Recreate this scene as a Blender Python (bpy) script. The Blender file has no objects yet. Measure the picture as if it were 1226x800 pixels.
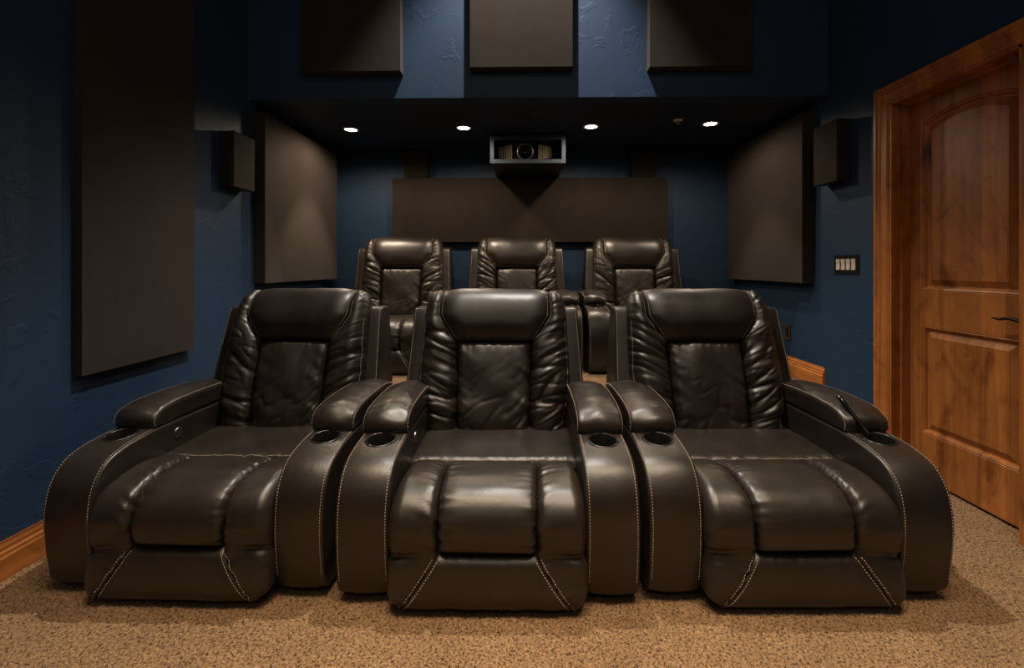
import bpy, bmesh, math, random
import numpy as np
from mathutils import Vector, Matrix

random.seed(7)
scene = bpy.context.scene
COL = scene.collection

# ------------------------------------------------------------------ noise
_rng = np.random.RandomState(11)
_PERM = np.concatenate([_rng.permutation(256)] * 3).astype(np.int64)
_G = _rng.normal(size=(256, 3)); _G /= np.linalg.norm(_G, axis=1)[:, None]

def perlin(x, y, z=0.0):
    x, y, z = np.broadcast_arrays(np.asarray(x, float), np.asarray(y, float), np.asarray(z, float))
    xi = np.floor(x).astype(np.int64); yi = np.floor(y).astype(np.int64); zi = np.floor(z).astype(np.int64)
    xf = x - xi; yf = y - yi; zf = z - zi
    fade = lambda t: t * t * t * (t * (t * 6 - 15) + 10)
    u, v, w = fade(xf), fade(yf), fade(zf)
    def g(dx, dy, dz):
        h = _PERM[_PERM[_PERM[(xi + dx) & 255] + ((yi + dy) & 255)] + ((zi + dz) & 255)]
        gr = _G[h]
        return gr[..., 0] * (xf - dx) + gr[..., 1] * (yf - dy) + gr[..., 2] * (zf - dz)
    L = lambda a, b, t: a + t * (b - a)
    return 1.6 * L(L(L(g(0,0,0), g(1,0,0), u), L(g(0,1,0), g(1,1,0), u), v),
                   L(L(g(0,0,1), g(1,0,1), u), L(g(0,1,1), g(1,1,1), u), v), w)

# ------------------------------------------------------------------ object helpers
def link(name, me, mat, parent=None, smooth=True):
    me.materials.clear()
    if mat: me.materials.append(mat)
    if smooth: me.polygons.foreach_set('use_smooth', [True] * len(me.polygons))
    o = bpy.data.objects.new(name, me); COL.objects.link(o)
    if parent: o.parent = parent
    return o

def from_bm(name, bm, mat, parent=None, smooth=False):
    bmesh.ops.recalc_face_normals(bm, faces=bm.faces[:])
    me = bpy.data.meshes.new(name); bm.to_mesh(me); bm.free()
    return link(name, me, mat, parent, smooth)

def tag(o, label=None, cat=None, group=None, kind=None):
    if label: o['label'] = label
    if cat: o['category'] = cat
    if group: o['group'] = group
    if kind: o['kind'] = kind
    return o

def empty(name, loc, rz=0.0):
    o = bpy.data.objects.new(name, None); COL.objects.link(o)
    o.empty_display_size = 0.1
    o.location = loc; o.rotation_euler = (0, 0, rz)
    return o

def copy_tree(o, parent=None):
    c = o.copy(); COL.objects.link(c)
    if parent: c.parent = parent
    for ch in list(o.children): copy_tree(ch, c)
    return c

def box(bm, a, b, mtx=None):
    x0, y0, z0 = a; x1, y1, z1 = b
    vs = [bm.verts.new(p) for p in ((x0,y0,z0),(x1,y0,z0),(x1,y1,z0),(x0,y1,z0),(x0,y0,z1),(x1,y0,z1),(x1,y1,z1),(x0,y1,z1))]
    for f in ((0,3,2,1),(4,5,6,7),(0,1,5,4),(1,2,6,5),(2,3,7,6),(3,0,4,7)):
        bm.faces.new([vs[i] for i in f])
    if mtx is not None:
        for v in vs: v.co = mtx @ v.co
    return vs

def bevelled(bm, w, seg=2, ang=0.5):
    es = [e for e in bm.edges if len(e.link_faces) == 2 and e.calc_face_angle(0) > ang]
    bmesh.ops.bevel(bm, geom=es, offset=w, segments=seg, profile=0.5, affect='EDGES')

def prism(bm, pts, axis, a, b):
    """extrude a 2-D polygon along an axis ('x','y','z')"""
    def mk(p, t):
        return {'x': (t, p[0], p[1]), 'y': (p[0], t, p[1]), 'z': (p[0], p[1], t)}[axis]
    A = [bm.verts.new(mk(p, a)) for p in pts]; B = [bm.verts.new(mk(p, b)) for p in pts]
    n = len(pts)
    bm.faces.new(A); bm.faces.new(B[::-1])
    for i in range(n):
        bm.faces.new([A[i], B[i], B[(i + 1) % n], A[(i + 1) % n]])

def lathe(bm, prof, seg=32, mtx=None, close=True):
    rings = []
    for r, z in prof:
        if r < 1e-6:
            rings.append([bm.verts.new((0, 0, z))])
        else:
            rings.append([bm.verts.new((r * math.cos(2*math.pi*k/seg), r * math.sin(2*math.pi*k/seg), z)) for k in range(seg)])
    for a, b in zip(rings, rings[1:]):
        for k in range(seg):
            k2 = (k + 1) % seg
            if len(a) == 1: bm.faces.new([a[0], b[k2], b[k]])
            elif len(b) == 1: bm.faces.new([a[k], a[k2], b[0]])
            else: bm.faces.new([a[k], a[k2], b[k2], b[k]])
    if mtx is not None:
        for rg in rings:
            for v in rg: v.co = mtx @ v.co

def tube(bm, pts, rad, seg=8):
    """tube along points with radius per point (or one radius)"""
    pts = [Vector(p) for p in pts]
    rad = [float(r) for r in (rad if hasattr(rad, '__len__') else [rad] * len(pts))]
    rings = []
    for i, p in enumerate(pts):
        t = (pts[min(i+1, len(pts)-1)] - pts[max(i-1, 0)]).normalized()
        up = Vector((0, 0, 1)) if abs(t.z) < 0.9 else Vector((1, 0, 0))
        a = t.cross(up).normalized(); b = t.cross(a)
        rings.append([bm.verts.new(p + (a * math.cos(2*math.pi*k/seg) + b * math.sin(2*math.pi*k/seg)) * rad[i]) for k in range(seg)])
    for a, b in zip(rings, rings[1:]):
        for k in range(seg):
            bm.faces.new([a[k], a[(k+1) % seg], b[(k+1) % seg], b[k]])
    bm.faces.new(rings[0][::-1]); bm.faces.new(rings[-1])

def spline(pts, n):
    """dense Catmull-Rom, resampled at n+1 equal arc-length points"""
    P = np.array(pts, float)
    Q = np.vstack([2*P[0]-P[1], P, 2*P[-1]-P[-2]])
    out = []
    for i in range(1, len(Q) - 2):
        for t in np.linspace(0, 1, 24, endpoint=False):
            a, b, c, d = Q[i-1], Q[i], Q[i+1], Q[i+2]
            out.append(0.5*((2*b) + (c-a)*t + (2*a-5*b+4*c-d)*t*t + (3*b-a-3*c+d)*t**3))
    out.append(P[-1]); out = np.array(out)
    s = np.concatenate([[0], np.cumsum(np.linalg.norm(np.diff(out, axis=0), axis=1))])
    q = np.linspace(0, s[-1], n + 1)
    return np.stack([np.interp(q, s, out[:, k]) for k in range(out.shape[1])], 1), s[-1]

# ------------------------------------------------------------------ materials
def new_mat(name):
    m = bpy.data.materials.new(name); m.use_nodes = True
    nt = m.node_tree; nt.nodes.clear()
    out = nt.nodes.new('ShaderNodeOutputMaterial'); b = nt.nodes.new('ShaderNodeBsdfPrincipled')
    nt.links.new(b.outputs[0], out.inputs[0])
    return m, nt, b

def N(nt, typ, **kw):
    n = nt.nodes.new(typ)
    for k, v in kw.items():
        if k.startswith('_'): setattr(n, k[1:], v)
        else: n.inputs[k.replace('__', ' ')].default_value = v
    return n

def ramp(nt, stops):
    r = nt.nodes.new('ShaderNodeValToRGB')
    el = r.color_ramp.elements
    while len(el) < len(stops): el.new(0.5)
    for e, (p, c) in zip(el, stops):
        e.position = p; e.color = c if len(c) == 4 else (*c, 1)
    return r

def coords(nt, scale=(1, 1, 1), rot=(0, 0, 0)):
    tc = nt.nodes.new('ShaderNodeTexCoord'); mp = nt.nodes.new('ShaderNodeMapping')
    mp.inputs['Scale'].default_value = scale; mp.inputs['Rotation'].default_value = rot
    nt.links.new(tc.outputs['Object'], mp.inputs['Vector'])
    return mp

def bump(nt, b, height, strength, dist, prev=None):
    bp = nt.nodes.new('ShaderNodeBump'); bp.inputs['Strength'].default_value = strength; bp.inputs['Distance'].default_value = dist
    nt.links.new(height, bp.inputs['Height'])
    if prev: nt.links.new(prev.outputs[0], bp.inputs['Normal'])
    nt.links.new(bp.outputs[0], b.inputs['Normal'])
    return bp

def plain(name, col, rough=0.5, metal=0.0, spec=0.5, vary=0.12, sc=30):
    m, nt, b = new_mat(name)
    mp = coords(nt); n = N(nt, 'ShaderNodeTexNoise', Scale=sc, Detail=3.0); nt.links.new(mp.outputs[0], n.inputs['Vector'])
    r = ramp(nt, [(0.3, tuple(c*(1-vary) for c in col)), (0.7, tuple(c*(1+vary) for c in col))])
    nt.links.new(n.outputs['Fac'], r.inputs[0]); nt.links.new(r.outputs[0], b.inputs['Base Color'])
    b.inputs['Roughness'].default_value = rough; b.inputs['Metallic'].default_value = metal
    b.inputs['Specular IOR Level'].default_value = spec
    return m

def mat_leather():
    m, nt, b = new_mat('black_leather')
    mp = coords(nt)
    n = N(nt, 'ShaderNodeTexNoise', Scale=7.0, Detail=4.0); nt.links.new(mp.outputs[0], n.inputs['Vector'])
    r = ramp(nt, [(0.3, (0.0145, 0.0102, 0.0073)), (0.75, (0.023, 0.0163, 0.0117))])
    nt.links.new(n.outputs['Fac'], r.inputs[0]); nt.links.new(r.outputs[0], b.inputs['Base Color'])
    mr = N(nt, 'ShaderNodeMapRange'); mr.inputs[3].default_value = 0.33; mr.inputs[4].default_value = 0.44
    nt.links.new(n.outputs['Fac'], mr.inputs[0]); nt.links.new(mr.outputs[0], b.inputs['Roughness'])
    b.inputs['Specular IOR Level'].default_value = 0.62
    v = N(nt, 'ShaderNodeTexVoronoi', Scale=420.0); nt.links.new(mp.outputs[0], v.inputs['Vector'])
    n2 = N(nt, 'ShaderNodeTexNoise', Scale=26.0, Detail=5.0); nt.links.new(mp.outputs[0], n2.inputs['Vector'])
    b1 = bump(nt, b, v.outputs['Distance'], 0.10, 0.002)
    bump(nt, b, n2.outputs['Fac'], 0.16, 0.006, b1)
    return m

def mat_wall(name, col):
    m, nt, b = new_mat(name)
    mp = coords(nt)
    n = N(nt, 'ShaderNodeTexNoise', Scale=1.6, Detail=4.0); nt.links.new(mp.outputs[0], n.inputs['Vector'])
    r = ramp(nt, [(0.3, tuple(c*0.88 for c in col)), (0.7, tuple(c*1.12 for c in col))])
    nt.links.new(n.outputs['Fac'], r.inputs[0]); nt.links.new(r.outputs[0], b.inputs['Base Color'])
    b.inputs['Roughness'].default_value = 0.58; b.inputs['Specular IOR Level'].default_value = 0.3
    # trowelled knock-down plaster: flattened islands
    k = N(nt, 'ShaderNodeTexNoise', Scale=7.0, Detail=5.0, Roughness=0.55, Distortion=0.6); nt.links.new(mp.outputs[0], k.inputs['Vector'])
    rk = ramp(nt, [(0.585, (0, 0, 0)), (0.615, (1, 1, 1))]); nt.links.new(k.outputs['Fac'], rk.inputs[0])
    f = N(nt, 'ShaderNodeTexNoise', Scale=90.0, Detail=3.0); nt.links.new(mp.outputs[0], f.inputs['Vector'])
    b1 = bump(nt, b, rk.outputs[0], 0.28, 0.004)
    bump(nt, b, f.outputs['Fac'], 0.10, 0.003, b1)
    return m

def mat_fabric():
    m, nt, b = new_mat('panel_fabric')
    mp = coords(nt)
    n = N(nt, 'ShaderNodeTexNoise', Scale=3.0, Detail=6.0, Roughness=0.7); nt.links.new(mp.outputs[0], n.inputs['Vector'])
    r = ramp(nt, [(0.3, (0.026, 0.0185, 0.0145)), (0.7, (0.034, 0.0245, 0.019))])
    nt.links.new(n.outputs['Fac'], r.inputs[0]); nt.links.new(r.outputs[0], b.inputs['Base Color'])
    b.inputs['Roughness'].default_value = 0.92; b.inputs['Specular IOR Level'].default_value = 0.18
    b.inputs['Sheen Weight'].default_value = 0.06
    w = N(nt, 'ShaderNodeTexVoronoi', Scale=320.0); nt.links.new(mp.outputs[0], w.inputs['Vector'])
    n2 = N(nt, 'ShaderNodeTexNoise', Scale=60.0, Detail=4.0); nt.links.new(mp.outputs[0], n2.inputs['Vector'])
    b1 = bump(nt, b, w.outputs['Distance'], 0.2, 0.002)
    bump(nt, b, n2.outputs['Fac'], 0.12, 0.003, b1)
    return m

def mat_wood(name, grain_axis, tint=1.0):
    m, nt, b = new_mat(name)
    s = [16, 16, 16]; s['xyz'.index(grain_axis)] = 0.9
    mp = coords(nt, tuple(s))
    n = N(nt, 'ShaderNodeTexNoise', Scale=1.0, Detail=6.0, Roughness=0.6, Distortion=0.9); nt.links.new(mp.outputs[0], n.inputs['Vector'])
    r = ramp(nt, [(0.28, (0.17*tint, 0.056*tint, 0.013*tint)), (0.5, (0.29*tint, 0.104*tint, 0.026*tint)), (0.75, (0.37*tint, 0.145*tint, 0.041*tint))])
    nt.links.new(n.outputs['Fac'], r.inputs[0])
    # knots and dark figure
    s2 = [1, 1, 1]; s2['xyz'.index(grain_axis)] = 0.55
    mp2 = coords(nt, tuple(s2))
    nd = N(nt, 'ShaderNodeTexNoise', Scale=7.0, Detail=3.0); nt.links.new(mp2.outputs[0], nd.inputs['Vector'])
    mx = N(nt, 'ShaderNodeMixRGB', Fac=0.12); nt.links.new(mp2.outputs[0], mx.inputs[1]); nt.links.new(nd.outputs['Color'], mx.inputs[2])
    vo = N(nt, 'ShaderNodeTexVoronoi', Scale=4.2); nt.links.new(mx.outputs[0], vo.inputs['Vector'])
    rk = ramp(nt, [(0.05, (0.10, 0.07, 0.05)), (0.11, (0.48, 0.40, 0.36)), (0.24, (1, 1, 1))])
    nt.links.new(vo.outputs['Distance'], rk.inputs[0])
    fig = N(nt, 'ShaderNodeTexNoise', Scale=5.0, Detail=7.0, Roughness=0.65, Distortion=2.2); nt.links.new(mp2.outputs[0], fig.inputs['Vector'])
    rf = ramp(nt, [(0.34, (0.55, 0.48, 0.43)), (0.45, (0.9, 0.87, 0.85)), (0.58, (1.05, 1.05, 1.0))]); nt.links.new(fig.outputs['Fac'], rf.inputs[0])
    m1 = N(nt, 'ShaderNodeMixRGB', _blend_type='MULTIPLY', Fac=1.0); nt.links.new(r.outputs[0], m1.inputs[1]); nt.links.new(rk.outputs[0], m1.inputs[2])
    m2 = N(nt, 'ShaderNodeMixRGB', _blend_type='MULTIPLY', Fac=0.8); nt.links.new(m1.outputs[0], m2.inputs[1]); nt.links.new(rf.outputs[0], m2.inputs[2])
    sx = nt.nodes.new('ShaderNodeSeparateXYZ'); tc = nt.nodes.new('ShaderNodeTexCoord'); nt.links.new(tc.outputs['Object'], sx.inputs[0])
    ml = N(nt, 'ShaderNodeMath', _operation='MULTIPLY'); ml.inputs[1].default_value = 9.3; nt.links.new(sx.outputs['Y' if grain_axis != 'y' else 'Z'], ml.inputs[0])
    fl = N(nt, 'ShaderNodeMath', _operation='FLOOR'); nt.links.new(ml.outputs[0], fl.inputs[0])
    wn = N(nt, 'ShaderNodeTexWhiteNoise', _noise_dimensions='1D'); nt.links.new(fl.outputs[0], wn.inputs['W'])
    rb = ramp(nt, [(0.0, (0.80, 0.78, 0.76)), (1.0, (1.14, 1.12, 1.10))]); nt.links.new(wn.outputs['Value'], rb.inputs[0])
    m3 = N(nt, 'ShaderNodeMixRGB', _blend_type='MULTIPLY', Fac=1.0); nt.links.new(m2.outputs[0], m3.inputs[1]); nt.links.new(rb.outputs[0], m3.inputs[2])
    nt.links.new(m3.outputs[0], b.inputs['Base Color'])
    b.inputs['Roughness'].default_value = 0.42; b.inputs['Specular IOR Level'].default_value = 0.4
    bump(nt, b, n.outputs['Fac'], 0.12, 0.003)
    return m

def mat_carpet():
    m, nt, b = new_mat('beige_carpet')
    mp = coords(nt)
    n1 = N(nt, 'ShaderNodeTexNoise', Scale=125.0, Detail=3.0, Roughness=0.7); nt.links.new(mp.outputs[0], n1.inputs['Vector'])
    n2 = N(nt, 'ShaderNodeTexNoise', Scale=5.0, Detail=3.0); nt.links.new(mp.outputs[0], n2.inputs['Vector'])
    r = ramp(nt, [(0.36, (0.036, 0.017, 0.007)), (0.48, (0.225, 0.128, 0.058)), (0.70, (0.43, 0.270, 0.138))])
    nt.links.new(n1.outputs['Fac'], r.inputs[0])
    r2 = ramp(nt, [(0.3, (0.86, 0.84, 0.82)), (0.7, (1.06, 1.06, 1.05))]); nt.links.new(n2.outputs['Fac'], r2.inputs[0])
    mx = N(nt, 'ShaderNodeMixRGB', _blend_type='MULTIPLY', Fac=1.0); nt.links.new(r.outputs[0], mx.inputs[1]); nt.links.new(r2.outputs[0], mx.inputs[2])
    nt.links.new(mx.outputs[0], b.inputs['Base Color'])
    b.inputs['Roughness'].default_value = 0.95; b.inputs['Specular IOR Level'].default_value = 0.08
    b.inputs['Sheen Weight'].default_value = 0.15
    n3 = N(nt, 'ShaderNodeTexNoise', Scale=210.0, Detail=3.0); nt.links.new(mp.outputs[0], n3.inputs['Vector'])
    bump(nt, b, n3.outputs['Fac'], 0.7, 0.012)
    return m

def mat_emit(name, col, s):
    m = bpy.data.materials.new(name); m.use_nodes = True
    nt = m.node_tree; nt.nodes.clear()
    out = nt.nodes.new('ShaderNodeOutputMaterial'); e = nt.nodes.new('ShaderNodeEmission')
    e.inputs[0].default_value = (*col, 1); e.inputs[1].default_value = s
    nt.links.new(e.outputs[0], out.inputs[0])
    return m

LEATHER = mat_leather()
STITCH = plain('tan_thread', (0.38, 0.30, 0.215), 0.7)
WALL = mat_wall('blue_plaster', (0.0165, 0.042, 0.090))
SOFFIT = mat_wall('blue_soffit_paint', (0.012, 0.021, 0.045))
FABRIC = mat_fabric()
WOODZ = mat_wood('knotty_alder_upright', 'z', 1.30)
WOODY = mat_wood('knotty_alder_level', 'y')
WOODX = mat_wood('knotty_alder_cross', 'x')
TRIMZ = mat_wood('alder_trim_upright', 'z', 1.5)
TRIMY = mat_wood('alder_trim_level', 'y', 1.55)
TRIMX = mat_wood('alder_trim_cross', 'x', 1.55)
CARPET = mat_carpet()
BLACKPL = plain('black_plastic', (0.010, 0.010, 0.011), 0.4)
GLOSSBLK = plain('gloss_black', (0.004, 0.004, 0.004), 0.12)
CUPBLK = plain('dark_cup_liner', (0.008, 0.007, 0.006), 0.3)
CHROME = plain('dull_chrome', (0.30, 0.28, 0.26), 0.3, 1.0)
BRONZE = plain('oil_rubbed_bronze', (0.03, 0.02, 0.015), 0.38, 0.8)
PLATE = plain('dark_bronze_plate', (0.018, 0.013, 0.010), 0.35, 0.3)
ROCKER = plain('ivory_rocker', (0.62, 0.55, 0.46), 0.4)
WHITE = plain('white_trim_metal', (0.75, 0.70, 0.62), 0.45)
BOXBLUE = plain('blue_grey_box_paint', (0.030, 0.046, 0.072), 0.5)
SPKMAT = plain('speaker_grille_cloth', (0.022, 0.017, 0.013), 0.9, 0, 0.2, 0.2, 220)
FINMAT = plain('champagne_fins', (0.22, 0.18, 0.12), 0.35, 0.7)
OUTLET = plain('brown_outlet_plate', (0.06, 0.04, 0.025), 0.45)
LAMP = mat_emit('lamp_lens', (1.0, 0.80, 0.55), 30)

# ------------------------------------------------------------------ room dimensions (metres; camera stands at the origin, looks along +y)
XL, XR = -1.86, 1.98
YF, YBH, YB = -1.6, 3.10, 4.58          # front wall, bulkhead face / riser edge, back wall
ZS, ZC, ZR = 2.22, 4.45, 0.29           # soffit, high ceiling, riser top
XD = 2.06                               # door leaf plane
DY0, DY1, DZ = 1.885, 2.565, 1.985      # door opening

def struct(name, bm, mat, label, cat, smooth=False):
    return tag(from_bm(name, bm, mat, None, smooth), label, cat, kind='structure')

# floor: carpet with real pile relief where it is seen, plain strip elsewhere
def floor_mesh():
    x = np.linspace(XL - 0.02, XR + 0.14, 820); y = np.concatenate([np.linspace(YF, 1.1, 12)[:-1], np.linspace(1.1, 2.4, 300), np.linspace(2.42, YBH + 0.03, 40)])
    X, Y = np.meshgrid(x, y)
    h = perlin(X*70, Y*70, 3.3) * 0.45 + perlin(X*140, Y*140, 9.1) * 0.6
    Z = np.where((Y > 1.1) & (Y < 2.4), -0.009 + 0.008 * np.clip(h, -1, 1), -0.006)
    co = np.stack([X, Y, Z], -1).reshape(-1, 3)
    ny, nx = X.shape
    i = np.arange(ny - 1)[:, None] * nx + np.arange(nx - 1)[None]
    f = np.stack([i, i + 1, i + nx + 1, i + nx], -1).reshape(-1, 4)
    me = bpy.data.meshes.new('floor'); me.from_pydata(co.tolist(), [], f.tolist())
    return me
tag(link('floor', floor_mesh(), CARPET), 'beige short pile carpet covering the lower floor', 'floor', kind='structure')

bm = bmesh.new(); box(bm, (XL, YBH + 0.02, -0.02), (XR, YB, ZR)); bevelled(bm, 0.02, 3)
struct('floor_riser', bm, CARPET, 'beige carpeted raised platform under the back row', 'platform', True)

bm = bmesh.new(); box(bm, (XL - 0.15, YF, -0.05), (XL, YB + 0.15, ZC)); struct('wall_left', bm, WALL, 'dark blue plaster wall on the left', 'wall')
bm = bmesh.new(); box(bm, (XL, YB, -0.05), (XR, YB + 0.15, ZS + 0.1)); struct('wall_back', bm, WALL, 'dark blue plaster wall behind the back row', 'wall')
bm = bmesh.new(); box(bm, (XL, YF - 0.15, -0.05), (XR, YF, ZC)); struct('wall_front', bm, WALL, 'dark blue wall behind the viewer', 'wall')
bm = bmesh.new()
box(bm, (XR, YF, -0.05), (XR + 0.15, DY0, ZC)); box(bm, (XR, DY1, -0.05), (XR + 0.15, YB + 0.15, ZC)); box(bm, (XR, DY0, DZ), (XR + 0.15, DY1, ZC))
struct('wall_right', bm, WALL, 'dark blue plaster wall on the right with a doorway', 'wall')
bm = bmesh.new(); box(bm, (XL, YBH, ZS), (XR, YBH + 0.12, ZC)); bevelled(bm, 0.006, 2); struct('wall_bulkhead', bm, WALL, 'dark blue bulkhead face above the lowered ceiling', 'wall')
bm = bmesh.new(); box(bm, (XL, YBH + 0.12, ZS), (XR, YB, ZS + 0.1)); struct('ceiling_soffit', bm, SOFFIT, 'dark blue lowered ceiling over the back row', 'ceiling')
bm = bmesh.new(); box(bm, (XL - 0.15, YF - 0.15, ZC), (XR + 0.15, YBH + 0.12, ZC + 0.1)); struct('ceiling', bm, WALL, 'dark blue high ceiling over the front of the room', 'ceiling')

# moulded baseboards: section = (distance from wall, height)
BB = [(0, 0), (0.020, 0), (0.020, 0.082), (0.0165, 0.088), (0.0165, 0.100), (0.012, 0.106), (0.012, 0.118), (0.006, 0.128), (0.006, 0.136), (0, 0.136)]
bm = bmesh.new(); prism(bm, [(XL + d, h - 0.012) for d, h in BB], 'y', YF, YBH + 0.02); struct('baseboard_left', bm, TRIMY, 'orange stained wooden baseboard along the left wall', 'baseboard')
bm = bmesh.new(); prism(bm, [(XL + d, h + ZR) for d, h in BB], 'y', YBH + 0.025, YB); struct('baseboard_left_riser', bm, TRIMY, 'orange stained wooden baseboard on the riser by the left wall', 'baseboard')
bm = bmesh.new(); prism(bm, [(XR - d, h + ZR) for d, h in BB], 'y', YBH + 0.025, YB); struct('baseboard_right_riser', bm, TRIMY, 'short stretch of orange wooden baseboard on the riser by the right wall', 'baseboard')
bm = bmesh.new(); prism(bm, [(XR - d, h - 0.012) for d, h in BB], 'y', DY1 + 0.09, YBH + 0.02); struct('baseboard_right', bm, TRIMY, 'wooden baseboard between doorway and riser', 'baseboard')
bm = bmesh.new(); prism(bm, [(YB - d, h + ZR) for d, h in BB], 'x', XL + 0.02, XR - 0.02); struct('baseboard_back', bm, TRIMX, 'wooden baseboard along the back wall', 'baseboard')

# ------------------------------------------------------------------ door and casing (right wall)
# casing section: (distance from opening, projection from wall)
CS = [(0.0, 0), (0.0, 0.014), (0.012, 0.020), (0.020, 0.020), (0.026, 0.014), (0.052, 0.018), (0.060, 0.024), (0.068, 0.024), (0.076, 0.030), (0.092, 0.030), (0.092, 0)]
def casing_mesh():
    bm = bmesh.new(); rows = []
    for k, (cy, cz) in enumerate(((DY1, -0.01), (DY1, DZ), (DY0, DZ), (DY0, -0.01))):
        sy = 1 if k < 2 else -1
        rows.append([bm.verts.new((XR - p, cy + sy * d, cz + (d if k in (1, 2) else 0))) for d, p in CS])
    for a, b in zip(rows, rows[1:]):
        for i in range(len(CS) - 1): bm.faces.new([a[i], a[i+1], b[i+1], b[i]])
    return bm
struct('trim_1', casing_mesh(), TRIMZ, 'moulded orange wood casing around the doorway', 'door casing')
bm = bmesh.new()
box(bm, (XR - 0.012, DY1 - 0.014, -0.01), (XD + 0.05, DY1 + 0.012, DZ)); box(bm, (XR - 0.012, DY0 - 0.012, -0.01), (XD + 0.05, DY0 + 0.014, DZ)); box(bm, (XR - 0.012, DY0, DZ - 0.012), (XD + 0.05, DY1, DZ + 0.012))
box(bm, (XD - 0.045, DY1 - 0.026, -0.01), (XD - 0.002, DY1 - 0.012, DZ)); box(bm, (XD - 0.045, DY0 + 0.012, -0.01), (XD - 0.002, DY0 + 0.026, DZ)); box(bm, (XD - 0.045, DY0, DZ - 0.024), (XD - 0.002, DY1, DZ - 0.010))
struct('trim_2', bm, WOODZ, 'orange wood door jamb with stop strip', 'door jamb')

def arch_z(y, z_spring, rise, y0, y1):
    t = (y - y0) / (y1 - y0) * 2 - 1
    return z_spring + rise * (1 - t * t)

PY0, PY1 = DY0 + 0.095, DY1 - 0.098       # panel opening
def door_parts():
    y0, y1, t = DY0 + 0.005, DY1 - 0.005, 0.045
    zt = DZ - 0.008
    bm = bmesh.new()
    # leaf core behind the panels
    box(bm, (XD + 0.022, y0 + 0.02, 0.02), (XD + t, y1 - 0.02, zt - 0.02))
    def bar(poly):      # polygon in (y,z)
        prism(bm, poly, 'x', XD, XD + t)
    bar([(y0, 0.004), (PY0, 0.004), (PY0, zt), (y0, zt)])
    bar([(PY1, 0.004), (y1, 0.004), (y1, zt), (PY1, zt)])
    bar([(PY0, 0.004), (PY1, 0.004), (PY1, 0.240), (PY0, 0.240)])
    bar([(PY0, 0.790), (PY1, 0.790), (PY1, 0.978), (PY0, 0.978)])
    ys = np.linspace(PY1, PY0, 25)
    bar([(PY0, zt), (PY1, zt)] + [(y, arch_z(y, 1.842, 0.042, PY0, PY1)) for y in ys])
    bmesh.ops.recalc_face_normals(bm, faces=bm.faces[:])
    es = [e for e in bm.edges if len(e.link_faces) == 2 and e.calc_face_angle(0) > 0.8 and all(abs(v.co.x - XD) < 1e-4 for v in e.verts)]
    bmesh.ops.bevel(bm, geom=es, offset=0.0025, segments=1, affect='EDGES')
    root = struct('door_1', bm, WOODZ, 'knotty orange alder door with arched upper panel on the right', 'door')
    # panels: outline loops stepping in (moulding bead, groove, raised field)
    def outline(z0, z1, rise, d):
        n = 25
        a0, a1 = PY0 + d, PY1 - d
        pts = [(a0, z0 + d), (a1, z0 + d)]
        for y in np.linspace(a1, a0, n):
            pts.append((y, (arch_z(y, z1 - d, rise, a0, a1) if rise else z1 - d)))
        return pts
    for nm, z0, z1, rise in (('lower', 0.240, 0.790, 0.0), ('upper', 0.978, 1.842, 0.042)):
        bm = bmesh.new()
        steps = [(-0.002, 0.004), (0.004, 0.001), (0.012, 0.006), (0.018, 0.017), (0.024, 0.018), (0.050, 0.007), (0.053, 0.005)]
        loops = [[bm.verts.new((XD + dx, y, z)) for y, z in outline(z0, z1, rise, d)] for d, dx in steps]
        n = len(loops[0])
        for a, b in zip(loops, loops[1:]):
            for i in range(n): bm.faces.new([a[i], a[(i+1) % n], b[(i+1) % n], b[i]])
        bm.faces.new(loops[-1])
        from_bm('door_panel', bm, WOODZ, root)
    # lever handle
    yh, zh = DY0 + 0.052, 0.872
    bm = bmesh.new()
    Mx = Matrix.Translation((XD, yh, zh)) @ Matrix.Rotation(-math.pi/2, 4, 'Y')
    lathe(bm, [(0.0, 0.0), (0.029, 0.0), (0.029, 0.006), (0.024, 0.011), (0.012, 0.013), (0.011, 0.045), (0.0, 0.047)], 24, Mx)
    pts = [(XD - 0.044, yh - 0.006, zh), (XD - 0.046, yh + 0.02, zh + 0.007), (XD - 0.046, yh + 0.05, zh + 0.011), (XD - 0.046, yh + 0.085, zh + 0.004), (XD - 0.045, yh + 0.118, zh + 0.007)]
    p, _ = spline(pts, 24)
    tube(bm, p, np.interp(np.linspace(0, 1, 25), [0, 0.3, 0.8, 1], [0.009, 0.0085, 0.006, 0.003]), 10)
    tag(from_bm('door_handle', bm, BRONZE, root, True), 'dark bronze curved lever handle')
door_parts()

# ------------------------------------------------------------------ acoustic panels and speakers
def panel(name, a, b, label, cat='acoustic panel', group=None, mat=None, bev=0.012):
    bm = bmesh.new(); box(bm, a, b); bevelled(bm, bev, 3)
    c = Vector(((a[0]+b[0])/2, (a[1]+b[1])/2, (a[2]+b[2])/2))
    for v in bm.verts: v.co -= c
    o = from_bm(name, bm, mat or FABRIC, None, True); o.location = c
    # keep big faces flat-shaded
    for p in o.data.polygons: p.use_smooth = p.area < 0.05
    return tag(o, label, cat, group)

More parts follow.
